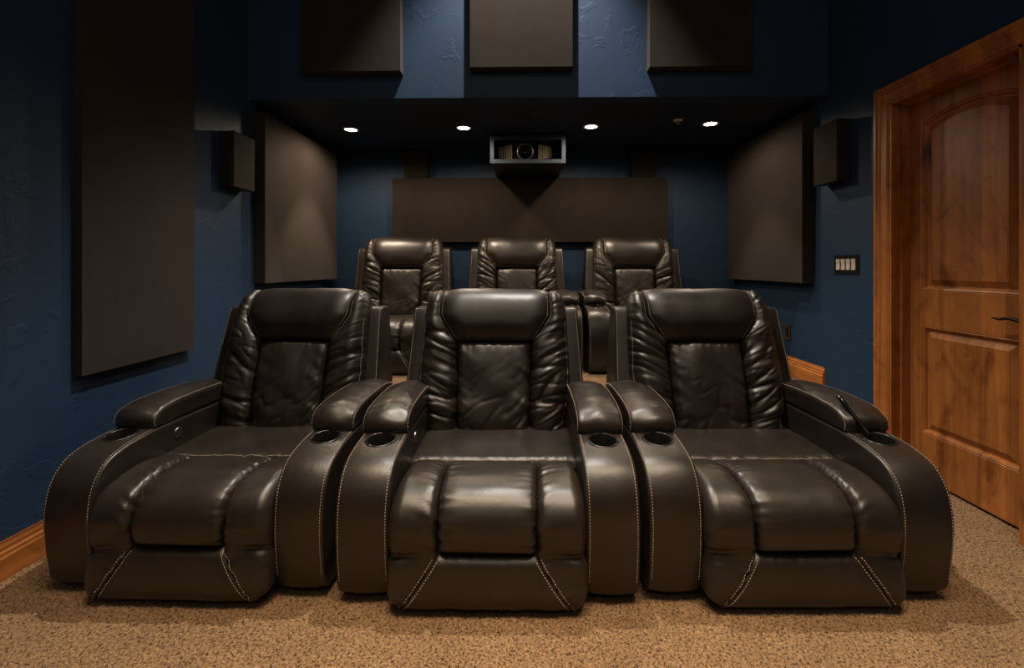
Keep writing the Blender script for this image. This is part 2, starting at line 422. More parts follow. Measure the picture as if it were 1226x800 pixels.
G = 'acoustic panels'
panel('acoustic_panel', (XL + 0.003, 1.893, 0.648), (XL + 0.036, 2.545, 2.95), 'tall dark brown acoustic panel on the left wall, nearest the viewer', group=G)
panel('acoustic_panel', (XL + 0.003, 3.165, 0.985), (XL + 0.08, 4.38, 2.150), 'dark brown acoustic panel on the left wall beside the back row', group=G)
panel('acoustic_panel', (XR - 0.08, 3.25, 0.985), (XR - 0.003, 4.44, 2.165), 'dark brown acoustic panel on the right wall beside the back row', group=G)
panel('acoustic_panel', (-1.464, YBH - 0.08, 2.370), (-0.816, YBH - 0.003, 3.45), 'dark acoustic panel at the left end of the bulkhead', group=G)
panel('acoustic_panel', (-0.363, YBH - 0.08, 2.390), (0.300, YBH - 0.003, 3.45), 'brown acoustic panel in the middle of the bulkhead, straight above the projector', group=G)
panel('acoustic_panel', (0.796, YBH - 0.08, 2.385), (1.457, YBH - 0.003, 3.45), 'dark acoustic panel at the right end of the bulkhead', group=G)
panel('acoustic_panel', (-1.295, YB - 0.07, 1.335), (1.360, YB - 0.003, 1.955), 'long wide dark acoustic panel on the back wall under the projector', group=G)

def side_speaker(wall, y0, y1, z0, z1, label):
    s = 1 if wall < 0 else -1
    root = empty('wall_speaker', (wall, (y0 + y1) / 2, z0))
    tag(root, label, 'speaker', 'surround speakers')
    hy, h, d = (y1 - y0) / 2, z1 - z0, 0.092
    bm = bmesh.new(); box(bm, (min(0, s*0.070), -hy, 0), (max(0, s*0.070), hy, h)); bevelled(bm, 0.004, 2)
    from_bm('cabinet', bm, BLACKPL, root)
    bm = bmesh.new(); box(bm, (min(s*0.066, s*d), -hy - 0.001, -0.001), (max(s*0.066, s*d), hy + 0.001, h + 0.001)); bevelled(bm, 0.007, 3)
    from_bm('grille', bm, SPKMAT, root)
    bm = bmesh.new(); box(bm, (min(0, s*0.03), -0.04, -0.012), (max(0, s*0.03), 0.04, 0.0)); from_bm('bracket', bm, BLACKPL, root)
side_speaker(XL, 2.805, 3.02, 1.588, 1.922, 'small boxy dark speaker mounted on the left wall between two panels')
side_speaker(XR, 2.875, 3.10, 1.625, 2.0, 'small boxy dark speaker mounted on the right wall above the light switches')

def rear_speaker(xc, label):
    root = empty('rear_speaker', (xc, YB, 1.958)); tag(root, label, 'speaker', 'surround speakers')
    bm = bmesh.new(); h = 0.250; d = 0.13
    top, bot = 0.134, 0.110
    a = [bm.verts.new(p) for p in ((-bot, 0, 0), (bot, 0, 0), (bot, -0.075, 0), (-bot, -0.075, 0))]
    b = [bm.verts.new(p) for p in ((-top, 0, h), (top, 0, h), (top, -d, h), (-top, -d, h))]
    bm.faces.new(a); bm.faces.new(b[::-1])
    for i in range(4): bm.faces.new([a[i], a[(i+1) % 4], b[(i+1) % 4], b[i]])
    bevelled(bm, 0.005, 2); from_bm('cabinet', bm, SPKMAT, root)
    bm = bmesh.new()
    vs = [bm.verts.new(p) for p in ((-bot+0.008, -0.078, 0.01), (bot-0.008, -0.078, 0.01), (top-0.008, -d-0.002, h-0.01), (-top+0.008, -d-0.002, h-0.01))]
    ws = [bm.verts.new(v.co + Vector((0, 0.006, 0))) for v in vs]
    bm.faces.new(vs); bm.faces.new(ws[::-1])
    for i in range(4): bm.faces.new([vs[i], vs[(i+1) % 4], ws[(i+1) % 4], ws[i]])
    from_bm('grille', bm, SPKMAT, root)
rear_speaker(-1.065, 'dark tapered speaker on the back wall, left of the projector')
rear_speaker(1.128, 'dark tapered speaker on the back wall, right of the projector')

# ------------------------------------------------------------------ projector in its box under the soffit
def hush_box():
    x0, x1, z0, z1, yf = -0.300, 0.330, 1.962, 2.190, 3.90
    root = empty('projector_box', ((x0 + x1) / 2, yf, z0)); tag(root, 'blue grey framed box hung under the lowered ceiling round the projector', 'projector box')
    W = (x1 - x0) / 2; H = z1 - z0; b = 0.032
    bm = bmesh.new()
    box(bm, (-W, 0, 0), (W, 0.03, b)); box(bm, (-W, 0, H - b), (W, 0.03, H)); box(bm, (-W, 0, b), (-W + b, 0.03, H - b)); box(bm, (W - b, 0, b), (W, 0.03, H - b))
    bevelled(bm, 0.003, 2); from_bm('front_frame', bm, BOXBLUE, root)
    D = YB - yf
    bm = bmesh.new(); t = 0.015; w = W - 0.012
    box(bm, (-w, 0.03, 0.008), (w, D, 0.008 + t)); box(bm, (-w, 0.03, H - t), (w, D, H)); box(bm, (-w, 0.03, 0.02), (-w + t, D, H - t)); box(bm, (w - t, 0.03, 0.02), (w, D, H - t))
    from_bm('housing', bm, BLACKPL, root)
    bm = bmesh.new(); box(bm, (-w + 0.05, 0.06, H), (w - 0.05, D - 0.05, ZS - z0)); from_bm('ceiling_mount', bm, BLACKPL, root)
    bm = bmesh.new(); box(bm, (-0.115, 0.10, 0.0), (0.115, 0.24, 0.008)); bevelled(bm, 0.002, 1); from_bm('bottom_plate', bm, BOXBLUE, root)
    # projector
    pr = empty('projector', ((x0 + x1) / 2 - 0.022, yf + 0.05, z0 + 0.023)); tag(pr, 'black home cinema projector with round lens and ribbed side vents', 'projector')
    bm = bmesh.new(); box(bm, (-0.245, 0.03, 0.004), (0.245, 0.46, 0.155)); bevelled(bm, 0.03, 4); from_bm('body', bm, GLOSSBLK, pr, True)
    R = Matrix.Translation((0, 0.03, 0.085)) @ Matrix.Rotation(math.pi/2, 4, 'X')
    bm = bmesh.new(); lathe(bm, [(0.063, -0.01), (0.063, 0.034), (0.0665, 0.037), (0.070, 0.034), (0.070, -0.01)], 40, R); from_bm('lens_ring', bm, CHROME, pr, True)
    bm = bmesh.new(); lathe(bm, [(0.0, 0.018), (0.02, 0.016), (0.040, 0.006), (0.063, 0.004)], 40, R); from_bm('lens', bm, GLOSSBLK, pr, True)
    for s in (-1, 1):
        bm = bmesh.new()
        for k in range(6):
            x = s * (0.118 + k * 0.0195)
            hh = 0.060 - 0.0012 * k * k * 0.5
            y = 0.012 + 0.0007 * k * k
            box(bm, (x - 0.0068, y, 0.085 - hh), (x + 0.0068, 0.05, 0.085 + hh))
        bevelled(bm, 0.002, 1)
        tag(from_bm('side_vent', bm, FINMAT, pr), 'champagne ribbed vent')
    bm = bmesh.new(); box(bm, (-0.20, 0.018, 0.012), (0.20, 0.04, 0.017)); box(bm, (-0.10, 0.018, 0.14), (-0.075, 0.04, 0.143)); from_bm('front_trim', bm, FINMAT, pr)
hush_box()

# ------------------------------------------------------------------ soffit fittings
def downlight(x, y, label, gain=1.0):
    root = empty('recessed_light', (x, y, ZS)); tag(root, label, 'ceiling light', 'recessed lights in the lowered ceiling')
    bm = bmesh.new(); lathe(bm, [(0.046, -0.002), (0.050, -0.006), (0.062, -0.005), (0.066, 0.0), (0.046, 0.0), (0.046, -0.002)], 32); from_bm('trim_ring', bm, WHITE, root, True)
    bm = bmesh.new(); lathe(bm, [(0.0, -0.006), (0.03, -0.005), (0.046, -0.003), (0.046, -0.001), (0.0, -0.001)], 32); tag(from_bm('lens', bm, LAMP, root, True), 'glowing warm white lens')
    for e, size, bl in ((30, 170, 0.5), (50, 73, 0.5)):      # wide spill and main beam of the can
        l = bpy.data.lights.new('downlight_lamp', 'SPOT'); l.energy = e * gain; l.color = (1.0, 0.79, 0.58); l.spot_size = math.radians(size); l.spot_blend = bl; l.shadow_soft_size = 0.035
        lo = bpy.data.objects.new('downlight_lamp', l); COL.objects.link(lo); lo.location = (x, y, ZS - 0.02)
for x, y, lb in ((-1.43, 3.80, 'lit recessed ceiling light nearest the left wall'), (-0.505, 3.77, 'lit recessed ceiling light just left of the projector'),
                 (0.52, 3.75, 'lit recessed ceiling light just right of the projector'), (1.445, 3.69, 'lit recessed ceiling light nearest the right wall')):
    downlight(x, y, lb, 0.6 if x > 1.2 else 1.0)

root = empty('fire_sprinkler', (1.165, 3.60, ZS)); tag(root, 'small white fire sprinkler in the lowered ceiling beside the rightmost light', 'sprinkler')
bm = bmesh.new(); lathe(bm, [(0.0, -0.007), (0.02, -0.007), (0.036, -0.004), (0.040, 0.0), (0.0, 0.0)], 24); from_bm('escutcheon', bm, WHITE, root, True)
bm = bmesh.new(); lathe(bm, [(0.0, -0.028), (0.012, -0.028), (0.012, -0.025), (0.004, -0.024), (0.006, -0.007), (0.0, -0.007)], 16); from_bm('head', bm, WHITE, root, True)
bm = bmesh.new(); box(bm, (-0.041, -0.025, -0.008), (0.041, 0.025, 0)); bevelled(bm, 0.003, 2); box(bm, (-0.03, -0.006, -0.010), (0.03, 0.006, -0.007))
o = from_bm('ceiling_sensor', bm, OUTLET); o.location = (0.093, 3.40, ZS); tag(o, 'small dark rectangular plate in the lowered ceiling before the projector', 'sensor')

# ------------------------------------------------------------------ switches and outlet
root = empty('light_switch', (XR, 2.918, 1.112)); tag(root, 'dark four gang switch plate with four ivory rockers beside the door', 'light switch')
bm = bmesh.new(); box(bm, (-0.007, -0.108, -0.058), (0, 0.108, 0.058)); bevelled(bm, 0.003, 2); from_bm('wall_plate', bm, PLATE, root)
for k in range(4):
    y = 0.069 - k * 0.046
    bm = bmesh.new(); prism(bm, [(-0.006, -0.034), (-0.0115, -0.033), (-0.009, 0.0), (-0.0125, 0.033), (-0.006, 0.034)], 'y', y - 0.0165, y + 0.0165)
    from_bm('rocker', bm, ROCKER, root)
root = empty('wall_outlet', (XR, 3.567, 0.607)); tag(root, 'small brown wall outlet above the riser baseboard on the right', 'outlet')
bm = bmesh.new(); box(bm, (-0.006, -0.038, -0.058), (0, 0.038, 0.058)); bevelled(bm, 0.003, 2); from_bm('wall_plate', bm, OUTLET, root)
bm = bmesh.new(); box(bm, (-0.009, -0.017, -0.033), (-0.005, 0.017, 0.033)); bevelled(bm, 0.003, 2); from_bm('socket', bm, PLATE, root)

# ------------------------------------------------------------------ recliners
class Patch: pass
def prof(s):
    s = np.clip(s, 0, 1)
    return np.sqrt(np.maximum(0, 1 - (1 - s) ** 2))

def patch(nu, nv, base, edges, bulge=0.0, wrinkle=None, bw=0.12):
    """cushion panel: base(u,v) grid pushed out along its normal, tucked in along its four edges.
    edges = ((tuck,width) for u0,u1,v0,v1)"""
    lin = np.linspace(0, 1, nu + 1); u = 0.45 * lin + 0.55 * (1 - np.cos(np.pi * lin)) / 2
    lin = np.linspace(0, 1, nv + 1); v = 0.65 * lin + 0.35 * (1 - np.cos(np.pi * lin)) / 2
    U, V = np.meshgrid(u, v)
    B = base(U, V)
    def normals(A):
        dv, du = np.gradient(A, axis=0), np.gradient(A, axis=1)
        n = np.cross(du, dv); return n / np.maximum(np.linalg.norm(n, axis=-1, keepdims=True), 1e-9)
    Nn = normals(B)
    z = np.zeros
    cu = np.concatenate([z((nv + 1, 1)), np.cumsum(np.linalg.norm(np.diff(B, axis=1), axis=-1), axis=1)], 1)
    cv = np.concatenate([z((1, nu + 1)), np.cumsum(np.linalg.norm(np.diff(B, axis=0), axis=-1), axis=0)], 0)
    D = [cu, cu[:, -1:] - cu, cv, cv[-1:, :] - cv]
    off = z(U.shape); bb = np.ones(U.shape)
    tm = 0
    for d, (t, w) in zip(D, edges):
        if callable(t): t = t(U, V)
        tm = max(tm, np.max(t))
        off -= t * (1 - prof(d / w)); bb *= prof(d / bw)
    off = np.maximum(off, -tm * 1.25)
    off += (bulge(U, V) if callable(bulge) else bulge) * bb
    if wrinkle is not None: off += wrinkle(U, V, B, D)
    P = B + Nn * off[..., None]
    r = Patch(); r.P = P; r.N = normals(P); r.D = D; r.U, r.V = U, V
    return r

def patch_mesh(name, p, mat, parent):
    nv, nu = p.P.shape[:2]
    i = np.arange(nv - 1)[:, None] * nu + np.arange(nu - 1)[None]
    f = np.stack([i, i + 1, i + nu + 1, i + nu], -1).reshape(-1, 4)
    me = bpy.data.meshes.new(name); me.from_pydata(p.P.reshape(-1, 3).tolist(), [], f.tolist())
    return link(name, me, mat, parent)

def stitch_line(parent, pts, nrm, step=0.0095, ln=0.0062, w=0.0012, lift=0.0008):
    """dashes of thread along one seam, an object of its own"""
    bm = bmesh.new()
    pts = np.asarray(pts); nrm = np.asarray(nrm)
    s = np.concatenate([[0], np.cumsum(np.linalg.norm(np.diff(pts, axis=0), axis=1))])
    for q in np.arange(0.004, s[-1] - ln, step):
        def at(t):
            return Vector([np.interp(t, s, pts[:, k]) for k in range(3)]), Vector([np.interp(t, s, nrm[:, k]) for k in range(3)]).normalized()
        (a, na), (b, nb) = at(q), at(q + ln)
        n = (na + nb).normalized(); t = (b - a).normalized(); c = t.cross(n).normalized()
        a += n * lift; b += n * lift
        vs = [bm.verts.new(p) for p in (a - c*w, a + c*w, b + c*w, b - c*w)]
        m = (a + b) / 2 + n * w * 1.3
        ws = [bm.verts.new(m - c*w*0.7), bm.verts.new(m + c*w*0.7)]
        bm.faces.new([vs[0], ws[0], ws[1], vs[1]]); bm.faces.new([vs[3], vs[2], ws[1], ws[0]])
        bm.faces.new([vs[0], vs[3], ws[0]]); bm.faces.new([vs[1], ws[1], vs[2]]); bm.faces.new(vs[::-1])
    from_bm('stitching', bm, STITCH, parent)

def col_at(p, side, d):
    """polyline on a patch at distance d from its u0 (side 0) or u1 (side 1) edge, or v0 / v1 edge (2, 3)"""
    A = p.D[side]
    P, Nn = [], []
    if side < 2:
        for r in range(A.shape[0]):
            o = np.argsort(A[r]); P.append([np.interp(d, A[r][o], p.P[r, o, k]) for k in range(3)]); Nn.append([np.interp(d, A[r][o], p.N[r, o, k]) for k in range(3)])
    else:
        for c in range(A.shape[1]):
            o = np.argsort(A[:, c]); P.append([np.interp(d, A[o, c], p.P[o, c, k]) for k in range(3)]); Nn.append([np.interp(d, A[o, c], p.N[o, c, k]) for k in range(3)])
    return np.array(P), np.array(Nn)

def crease(n, w): return np.exp(-(n / w) ** 2)

def strip_prism(path, x0, x1, r=0.010, crown=0.005, ncol=8, xscale=None, closed_from=None):
    """closed (y,z) outline swept across x with rounded long edges and a slightly crowned face"""
    P = np.asarray(path); n = len(P)
    T = np.roll(P, -1, 0) - np.roll(P, 1, 0); T /= np.linalg.norm(T, axis=1)[:, None]
    Nn = np.stack([T[:, 1], -T[:, 0]], 1)
    area = 0.5 * np.sum(P[:, 0] * np.roll(P[:, 1], -1) - np.roll(P[:, 0], -1) * P[:, 1])
    if area < 0: Nn = -Nn
    cols = []
    for a in np.linspace(0, math.pi / 2, 5): cols.append((x0 + r * (1 - math.sin(a)), -r * (1 - math.cos(math.pi/2 - a))) if False else (x0 + r * (1 - math.cos(a)), -r * (1 - math.sin(a))))
    W = x1 - x0
    for t in np.linspace(0, 1, ncol + 1)[1:-1]:
        cols.append((x0 + r + t * (W - 2 * r), crown * (1 - (2*t - 1) ** 2)))
    for a in np.linspace(math.pi / 2, 0, 5): cols.append((x1 - r * (1 - math.cos(a)), -r * (1 - math.sin(a))))
    bm = bmesh.new(); grid = []
    for x, off in cols:
        Q = P + Nn * off
        grid.append([bm.verts.new((x * (xscale(q[1]) if xscale else 1), q[0], q[1])) for q in Q])
    for a, b in zip(grid, grid[1:]):
        for i in range(n):
            f = bm.faces.new([a[i], b[i], b[(i+1) % n], a[(i+1) % n]]); f.smooth = True
    bm.faces.new(grid[0][::-1]); bm.faces.new(grid[-1])
    bmesh.ops.recalc_face_normals(bm, faces=bm.faces[:])
    return bm, P, Nn

def bm_keep(name, bm, mat, parent):
    me = bpy.data.meshes.new(name); bm.to_mesh(me); bm.free()
    me.materials.append(mat)
    o = bpy.data.objects.new(name, me); COL.objects.link(o); o.parent = parent
    return o

def carve(o, bmcut):
    """cut a recess into a mesh for good"""
    me = bpy.data.meshes.new('cut'); bmcut.to_mesh(me); bmcut.free()
    c = bpy.data.objects.new('cut', me); COL.objects.link(c)
    par = o.parent; o.parent = None
    md = o.modifiers.new('b', 'BOOLEAN'); md.operation = 'DIFFERENCE'; md.object = c; md.solver = 'EXACT'
    bpy.context.view_layer.update()
    ev = o.evaluated_get(bpy.context.evaluated_depsgraph_get())
    nm = bpy.data.meshes.new_from_object(ev); old = o.data
    o.modifiers.clear(); o.data = nm; nm.name = o.name
    bpy.data.meshes.remove(old)
    bpy.data.objects.remove(c); bpy.data.meshes.remove(me)
    o.parent = par

HW = 0.503            # half width of a recliner
AW = 0.178            # arm width
ARM = [(0.075, 0.014), (0.048, 0.030), (0.036, 0.075), (0.024, 0.16), (0.020, 0.24), (0.027, 0.315), (0.048, 0.375), (0.092, 0.423), (0.160, 0.447), (0.25, 0.459), (0.36, 0.463), (0.60, 0.463), (0.88, 0.463)]
PAD = [(0.294, 0.463), (0.284, 0.485), (0.290, 0.512), (0.318, 0.534), (0.39, 0.549), (0.52, 0.555), (0.66, 0.552), (0.74, 0.543), (0.80, 0.525), (0.82, 0.50)]
FOOT = [(0.055, 0.006), (0.010, 0.008), (-0.016, 0.030), (-0.021, 0.08), (-0.010, 0.14), (0.0, 0.175), (-0.002, 0.215), (0.000, 0.262), (0.016, 0.308), (0.052, 0.340), (0.11, 0.356), (0.18, 0.360), (0.24, 0.356), (0.314, 0.342)]
BACK = [(0.645, 0.300), (0.668, 0.42), (0.705, 0.56), (0.745, 0.68), (0.778, 0.78), (0.806, 0.87), (0.836, 0.930), (0.880, 0.962), (0.930, 0.962), (0.965, 0.93), (0.985, 0.86), (0.99, 0.80)]

def curve_fn(pts):
    C, L = spline(pts, 400)
    q = np.linspace(0, 1, 401)
    def f(x, t):
        return np.stack([x, np.interp(t, q, C[:, 0]), np.interp(t, q, C[:, 1])], -1)
    return f, L, C, q

def make_chair(seed):
    sd = seed * 17.37
    root = empty('recliner', (0, 0, 0))
    # ---------------- arms
    armp = spline(ARM, 70)[0]
    armc = np.vstack([armp, [(0.88, 0.30), (0.88, 0.014), (0.5, 0.014), (0.25, 0.014)]])
    padp = spline(PAD, 44)[0]
    padc = np.vstack([padp, [(0.80, 0.460), (0.6, 0.460), (0.4, 0.460)]])
    for s in (-1, 1):
        x0, x1 = (-HW, -HW + AW) if s < 0 else (HW - AW, HW)
        bm, P, Nn = strip_prism(armc, x0, x1, 0.010, 0.007)
        arm = bm_keep('arm', bm, LEATHER, root)
        xc = (x0 + x1) / 2; cy, cz = 0.228, 0.4625; tilt = math.radians(-7)
        Mc = Matrix.Translation((xc, cy, cz)) @ Matrix.Rotation(-tilt, 4, 'X')
        cb = bmesh.new(); lathe(cb, [(0.0, -0.075), (0.050, -0.075), (0.050, 0.04), (0.0, 0.04)], 40, Mc); bmesh.ops.recalc_face_normals(cb, faces=cb.faces[:])
        carve(arm, cb)
        bm = bmesh.new(); lathe(bm, [(0.0, -0.070), (0.044, -0.070), (0.048, -0.06), (0.0485, 0.0), (0.051, 0.0035), (0.056, 0.0025), (0.058, -0.003), (0.0575, -0.008), (0.050, -0.008)], 40, Mc)
        tag(from_bm('cup_holder', bm, CUPBLK, arm, True), 'round black cup holder')
        # padded rest
        bm, PP, PN = strip_prism(padc, x0, x1, 0.020, 0.012, 16)
        for v in bm.verts:
            k = (v.co.x - xc) / (AW / 2)
            pn = float(perlin(v.co.x * 14 + sd, v.co.y * 30, v.co.z * 8 + s)); fr = math.exp(-((v.co.y - 0.30) / 0.05) ** 2)
            v.co += Vector((0, -0.5 * fr * 0.010 * pn, (0.0035 + 0.004 * fr) * pn)) if v.co.z > 0.48 else Vector((0, 0, 0))
        pad = bm_keep('armrest_pad', bm, LEATHER, arm)
        # thread
        n = len(armp)
        for xx in (x0 + 0.011, x1 - 0.011):
            pts = np.stack([np.full(n, xx), P[:n, 0] + Nn[:n, 0] * 0.001, P[:n, 1] + Nn[:n, 1] * 0.001], 1); nn = np.stack([np.zeros(n), Nn[:n, 0], Nn[:n, 1]], 1)
            k = pts[:, 1] < 0.30
            stitch_line(arm, pts[k][4:], nn[k][4:])
        n = len(padp)
        for xx, sg in ((x0 + 0.006, -1), (x1 - 0.006, 1)):
            o = 0.006
            pts = np.stack([np.full(n, xx), PP[:n, 0] - PN[:n, 0] * o, PP[:n, 1] - PN[:n, 1] * o], 1); nn = np.stack([np.full(n, 0.9 * sg), PN[:n, 0], PN[:n, 1]], 1)
            stitch_line(arm, pts + 0.0032 * np.stack([np.full(n, 0.7 * sg), PN[:n, 0] * 0.7, PN[:n, 1] * 0.7], 1), nn)
        if s < 0:
            Mb = Matrix.Translation((x1, 0.405, 0.41)) @ Matrix.Rotation(math.pi/2, 4, 'Y')
            bm = bmesh.new(); lathe(bm, [(0.021, -0.002), (0.021, 0.004), (0.018, 0.006), (0.015, 0.004), (0.013, 0.003), (0.0, 0.0055)], 28, Mb)
            tag(from_bm('recline_button', bm, CHROME, arm, True), 'round chrome recline button')
    # ---------------- footrest and front cushions
    f, L, C, q = curve_fn(FOOT)
    t1 = float(np.interp(0.178, C[:160, 1], q[:160]))       # seam between lower panel and cushion
    inner = C - 0.0
    body = np.array([(0.30, 0.02)] + [(0.060, 0.02), (0.030, 0.04), (0.016, 0.10), (0.026, 0.24), (0.045, 0.295), (0.10, 0.328), (0.20, 0.334), (0.30, 0.315), (0.62, 0.29), (0.62, 0.02)])
    bm, _, _ = strip_prism(body, -0.322, 0.322, 0.02, 0.0)
    foot = bm_keep('footrest', bm, LEATHER, root)
    xi_t = 0.160
    def xin(t):      # inner edge of the side cushions
        return np.where(t > t1, xi_t + 0.012 * np.clip((t - t1) / (1 - t1), 0, 1), xi_t + np.minimum(0.165 * (np.clip(t1 - t, 0, 1) / t1) ** 1.1, 0.158 - 0.085 * np.clip(1 - t / 0.15, 0, 1) ** 2))
    def xout(t):
        return 0.326 - 0.085 * np.clip(1 - t / 0.15, 0, 1) ** 2 + 0.006 * np.sin(np.pi * np.clip(t / 0.6, 0, 1)) - 0.012 * np.clip((t - 0.8) / 0.2, 0, 1)
    def puck(D, idx, amp, fr, U, V, ph):
        o = 0
        for i in idx:
            other = D[2] if i < 2 else D[0]
            nz = perlin(other * fr, i * 3.1 + ph, sd)
            o = o + amp * np.exp(-D[i] / 0.028) * nz
        return o
    # centre
    def wr_c(U, V, B, D):
        return puck(D, (0, 1), 0.014, 55, U, V, 1.0) + 0.0025 * perlin(B[..., 0] * 7, B[..., 2] * 7 + sd, B[..., 1] * 7)
    cc = patch(56, 70, lambda U, V: f((2*U - 1) * xin(t1 + V * (1 - t1)), t1 + V * (1 - t1)), ((0.024, 0.024), (0.024, 0.024), (0.030, 0.024), (0.026, 0.026)), 0.017, wr_c, 0.07)
    patch_mesh('centre_cushion', cc, LEATHER, foot)
    for s in (-1, 1):
        def bs(U, V, s=s):
            a, b = xin(V), xout(V)
            x = (-b + (b - a) * U) if s < 0 else (a + (b - a) * U)
            return f(x, V)
        def wr_s(U, V, B, D, s=s):
            dn = np.minimum(D[0], D[1])
            o = puck(D, ((1,) if s < 0 else (0,)), 0.014, 55, U, V, 4.0 + s)
            do = D[0] if s < 0 else D[1]
            # gathers at the outer edge around mid height and soft folds
            zz = B[..., 2]
            o = o - 0.011 * crease(perlin(zz * 15 + sd, B[..., 0] * 5, s * 2.0 + sd) , 0.13) * np.exp(-do / 0.045) * np.exp(-((zz - 0.15) / 0.07) ** 2)
            o = o - 0.017 * np.exp(-((zz - 0.168 - 0.12 * do + 0.006 * s * (seed - 2)) / 0.011) ** 2) * np.exp(-(do / 0.085) ** 2) * (zz < 0.3)
            o = o + 0.005 * perlin(zz * 26 + sd, B[..., 0] * 9, B[..., 1] * 10 + s) * np.exp(-dn / 0.04)
            return o + 0.003 * perlin(B[..., 0] * 8 + s * 5, zz * 8 + sd, B[..., 1] * 8)
        tin = lambda U, V: 0.0012 + 0.0228 * np.clip((V - t1 * 0.93) / (0.1 * t1), 0, 1)
        ed = [(tin, 0.024), (tin, 0.024), (0.03, 0.05), (0.026, 0.030)]
        ed[0 if s < 0 else 1] = (0.050, 0.050)
        sc = patch(44, 110, bs, ed, lambda U, V: 0.005 + 0.013 * np.clip((V - t1 * 0.9) / 0.15, 0, 1), wr_s, 0.05)
        patch_mesh('side_cushion', sc, LEATHER, foot)
        for d in (0.010,):
            p_, n_ = col_at(sc, 1 if s < 0 else 0, d)
            vv = sc.V[:, 0]; k = (vv < t1 * 0.97) & (vv > 0.02)
            stitch_line(foot, p_[k], n_[k], w=0.0013)
    lo = patch(50, 36, lambda U, V: f((2*U - 1) * xin(V * t1), V * t1), ((0.0012, 0.010), (0.0012, 0.010), (0.02, 0.04), (0.022, 0.030)), 0.006,
               lambda U, V, B, D: 0.003 * perlin(B[..., 0] * 12, B[..., 2] * 6 + sd, 2.0) + 0.004 * perlin(B[..., 0] * 40, 1.0, sd) * np.exp(-D[3] / 0.03), 0.06)
    patch_mesh('lower_panel', lo, LEATHER, foot)
    for sd_ in (0, 1):
        p_, n_ = col_at(lo, sd_, 0.010); stitch_line(foot, p_[2:-2], n_[2:-2], w=0.0013)
    # ---------------- seat
    def sb(U, V):
        y = 0.316 + V * 0.402
        return np.stack([(2*U - 1) * 0.334, y, 0.345 + 0.004 * np.sin(np.pi * np.clip(V * 1.0, 0, 1)) + 0.0 * U], -1)
    def wr_seat(U, V, B, D):
        return 0.011 * perlin(B[..., 0] * 42, 0.5 + sd, B[..., 1] * 8) * np.exp(-D[2] / 0.022) + 0.003 * perlin(B[..., 0] * 6, B[..., 1] * 6, sd)
    sp = patch(64, 40, sb, ((0.012, 0.03), (0.012, 0.03), (0.026, 0.030), (0.01, 0.03)), 0.010, wr_seat, 0.035)
    seat = patch_mesh('seat', sp, LEATHER, root)
    p_, n_ = col_at(sp, 2, 0.012); k = slice(4, -4); stitch_line(seat, p_[k], n_[k], w=0.0013)
    # ---------------- backrest
    shell = np.array([(0.690, 0.30), (0.765, 0.56), (0.862, 0.868), (0.872, 0.884), (0.890, 0.890), (0.985, 0.890), (1.0, 0.875), (1.0, 0.50), (0.97, 0.06), (0.90, 0.06), (0.895, 0.25)])
    shp = np.vstack([np.linspace(shell[i], shell[(i+1) % len(shell)], 4, endpoint=False) for i in range(len(shell))])
    xs = lambda z: 1.0 - 0.05 * max(0.0, (z - 0.45) / 0.45)
    bm, SP, SN = strip_prism(shp, -0.438, 0.438, 0.010, 0.0, 14, xs)
    back = bm_keep('backrest', bm, LEATHER, root)
    for s in (-1, 1):
        n = 13
        xx = s * 0.428
        pts = np.stack([np.array([xx * xs(z) for z in SP[:n, 1]]), SP[:n, 0] + SN[:n, 0] * 0.001, SP[:n, 1] + SN[:n, 1] * 0.001], 1); nn = np.stack([np.zeros(n), SN[:n, 0], SN[:n, 1]], 1)
        stitch_line(back, pts, nn)
    f, L, C, q = curve_fn(BACK)
    tp = float(np.interp(0.735, C[:230, 1], q[:230]))
    te = float(np.interp(0.93, C[:230, 1], q[:230]))
    def xin(t):
        lower = 0.168 + 0.012 * np.clip(t / tp, 0, 1)
        k = np.clip((t - tp) / (te - tp), 0, 1.6)
        return np.where(t < tp, lower, 0.180 + 0.066 * np.clip(k, 0, 1.4) ** 0.9)
    def xout(t):
        z = np.interp(t, q, C[:, 1])
        return 0.318 + 0.052 * np.sin(np.pi / 2 * np.clip(t / (0.6 * te), 0, 1)) - 0.008 * np.clip((t - 0.6 * te) / (0.4 * te), 0, 1) - 0.035 * np.clip((t - te) / (1 - te), 0, 1) ** 1.5
    # lumbar pad
    def wr_l(U, V, B, D):
        x, z = B[..., 0], B[..., 2]
        dm = np.minimum(np.minimum(D[0], D[1]), np.minimum(D[2], D[3]))
        o = 0.012 * perlin(z * 24 + x * 14, x * 6 + sd, 3.0 + sd) * np.exp(-np.minimum(D[0], D[1]) / 0.04)
        o += 0.009 * perlin(x * 40, z * 10, sd) * np.exp(-D[3] / 0.022)
        low = np.exp(-np.hypot(D[1], D[2]) / 0.12) + np.exp(-np.hypot(D[0], D[2]) / 0.10)
        o -= 0.016 * crease(perlin((z - x) * 11 + sd, (z + x) * 4, 7.0), 0.12) * low
        return o + 0.010 * perlin(x * 8 + sd, z * 7, 1.5)
    lp = patch(56, 76, lambda U, V: f((2*U - 1) * xin(V * tp), V * tp), ((0.030, 0.030), (0.030, 0.030), (0.028, 0.035), (0.026, 0.020)), 0.026, wr_l, 0.11)
    patch_mesh('lumbar_cushion', lp, LEATHER, back)
    # headrest pillow
    def hb(U, V):
        t = tp + V * (1 - tp)
        return f((2*U - 1) * xin(t), t)
    def wr_h(U, V, B, D):
        x = B[..., 0]
        return 0.006 * perlin(x * 36, sd, B[..., 2] * 8) * np.exp(-D[2] / 0.035) + 0.003 * perlin(x * 6 + sd, B[..., 2] * 9, B[..., 1] * 6)
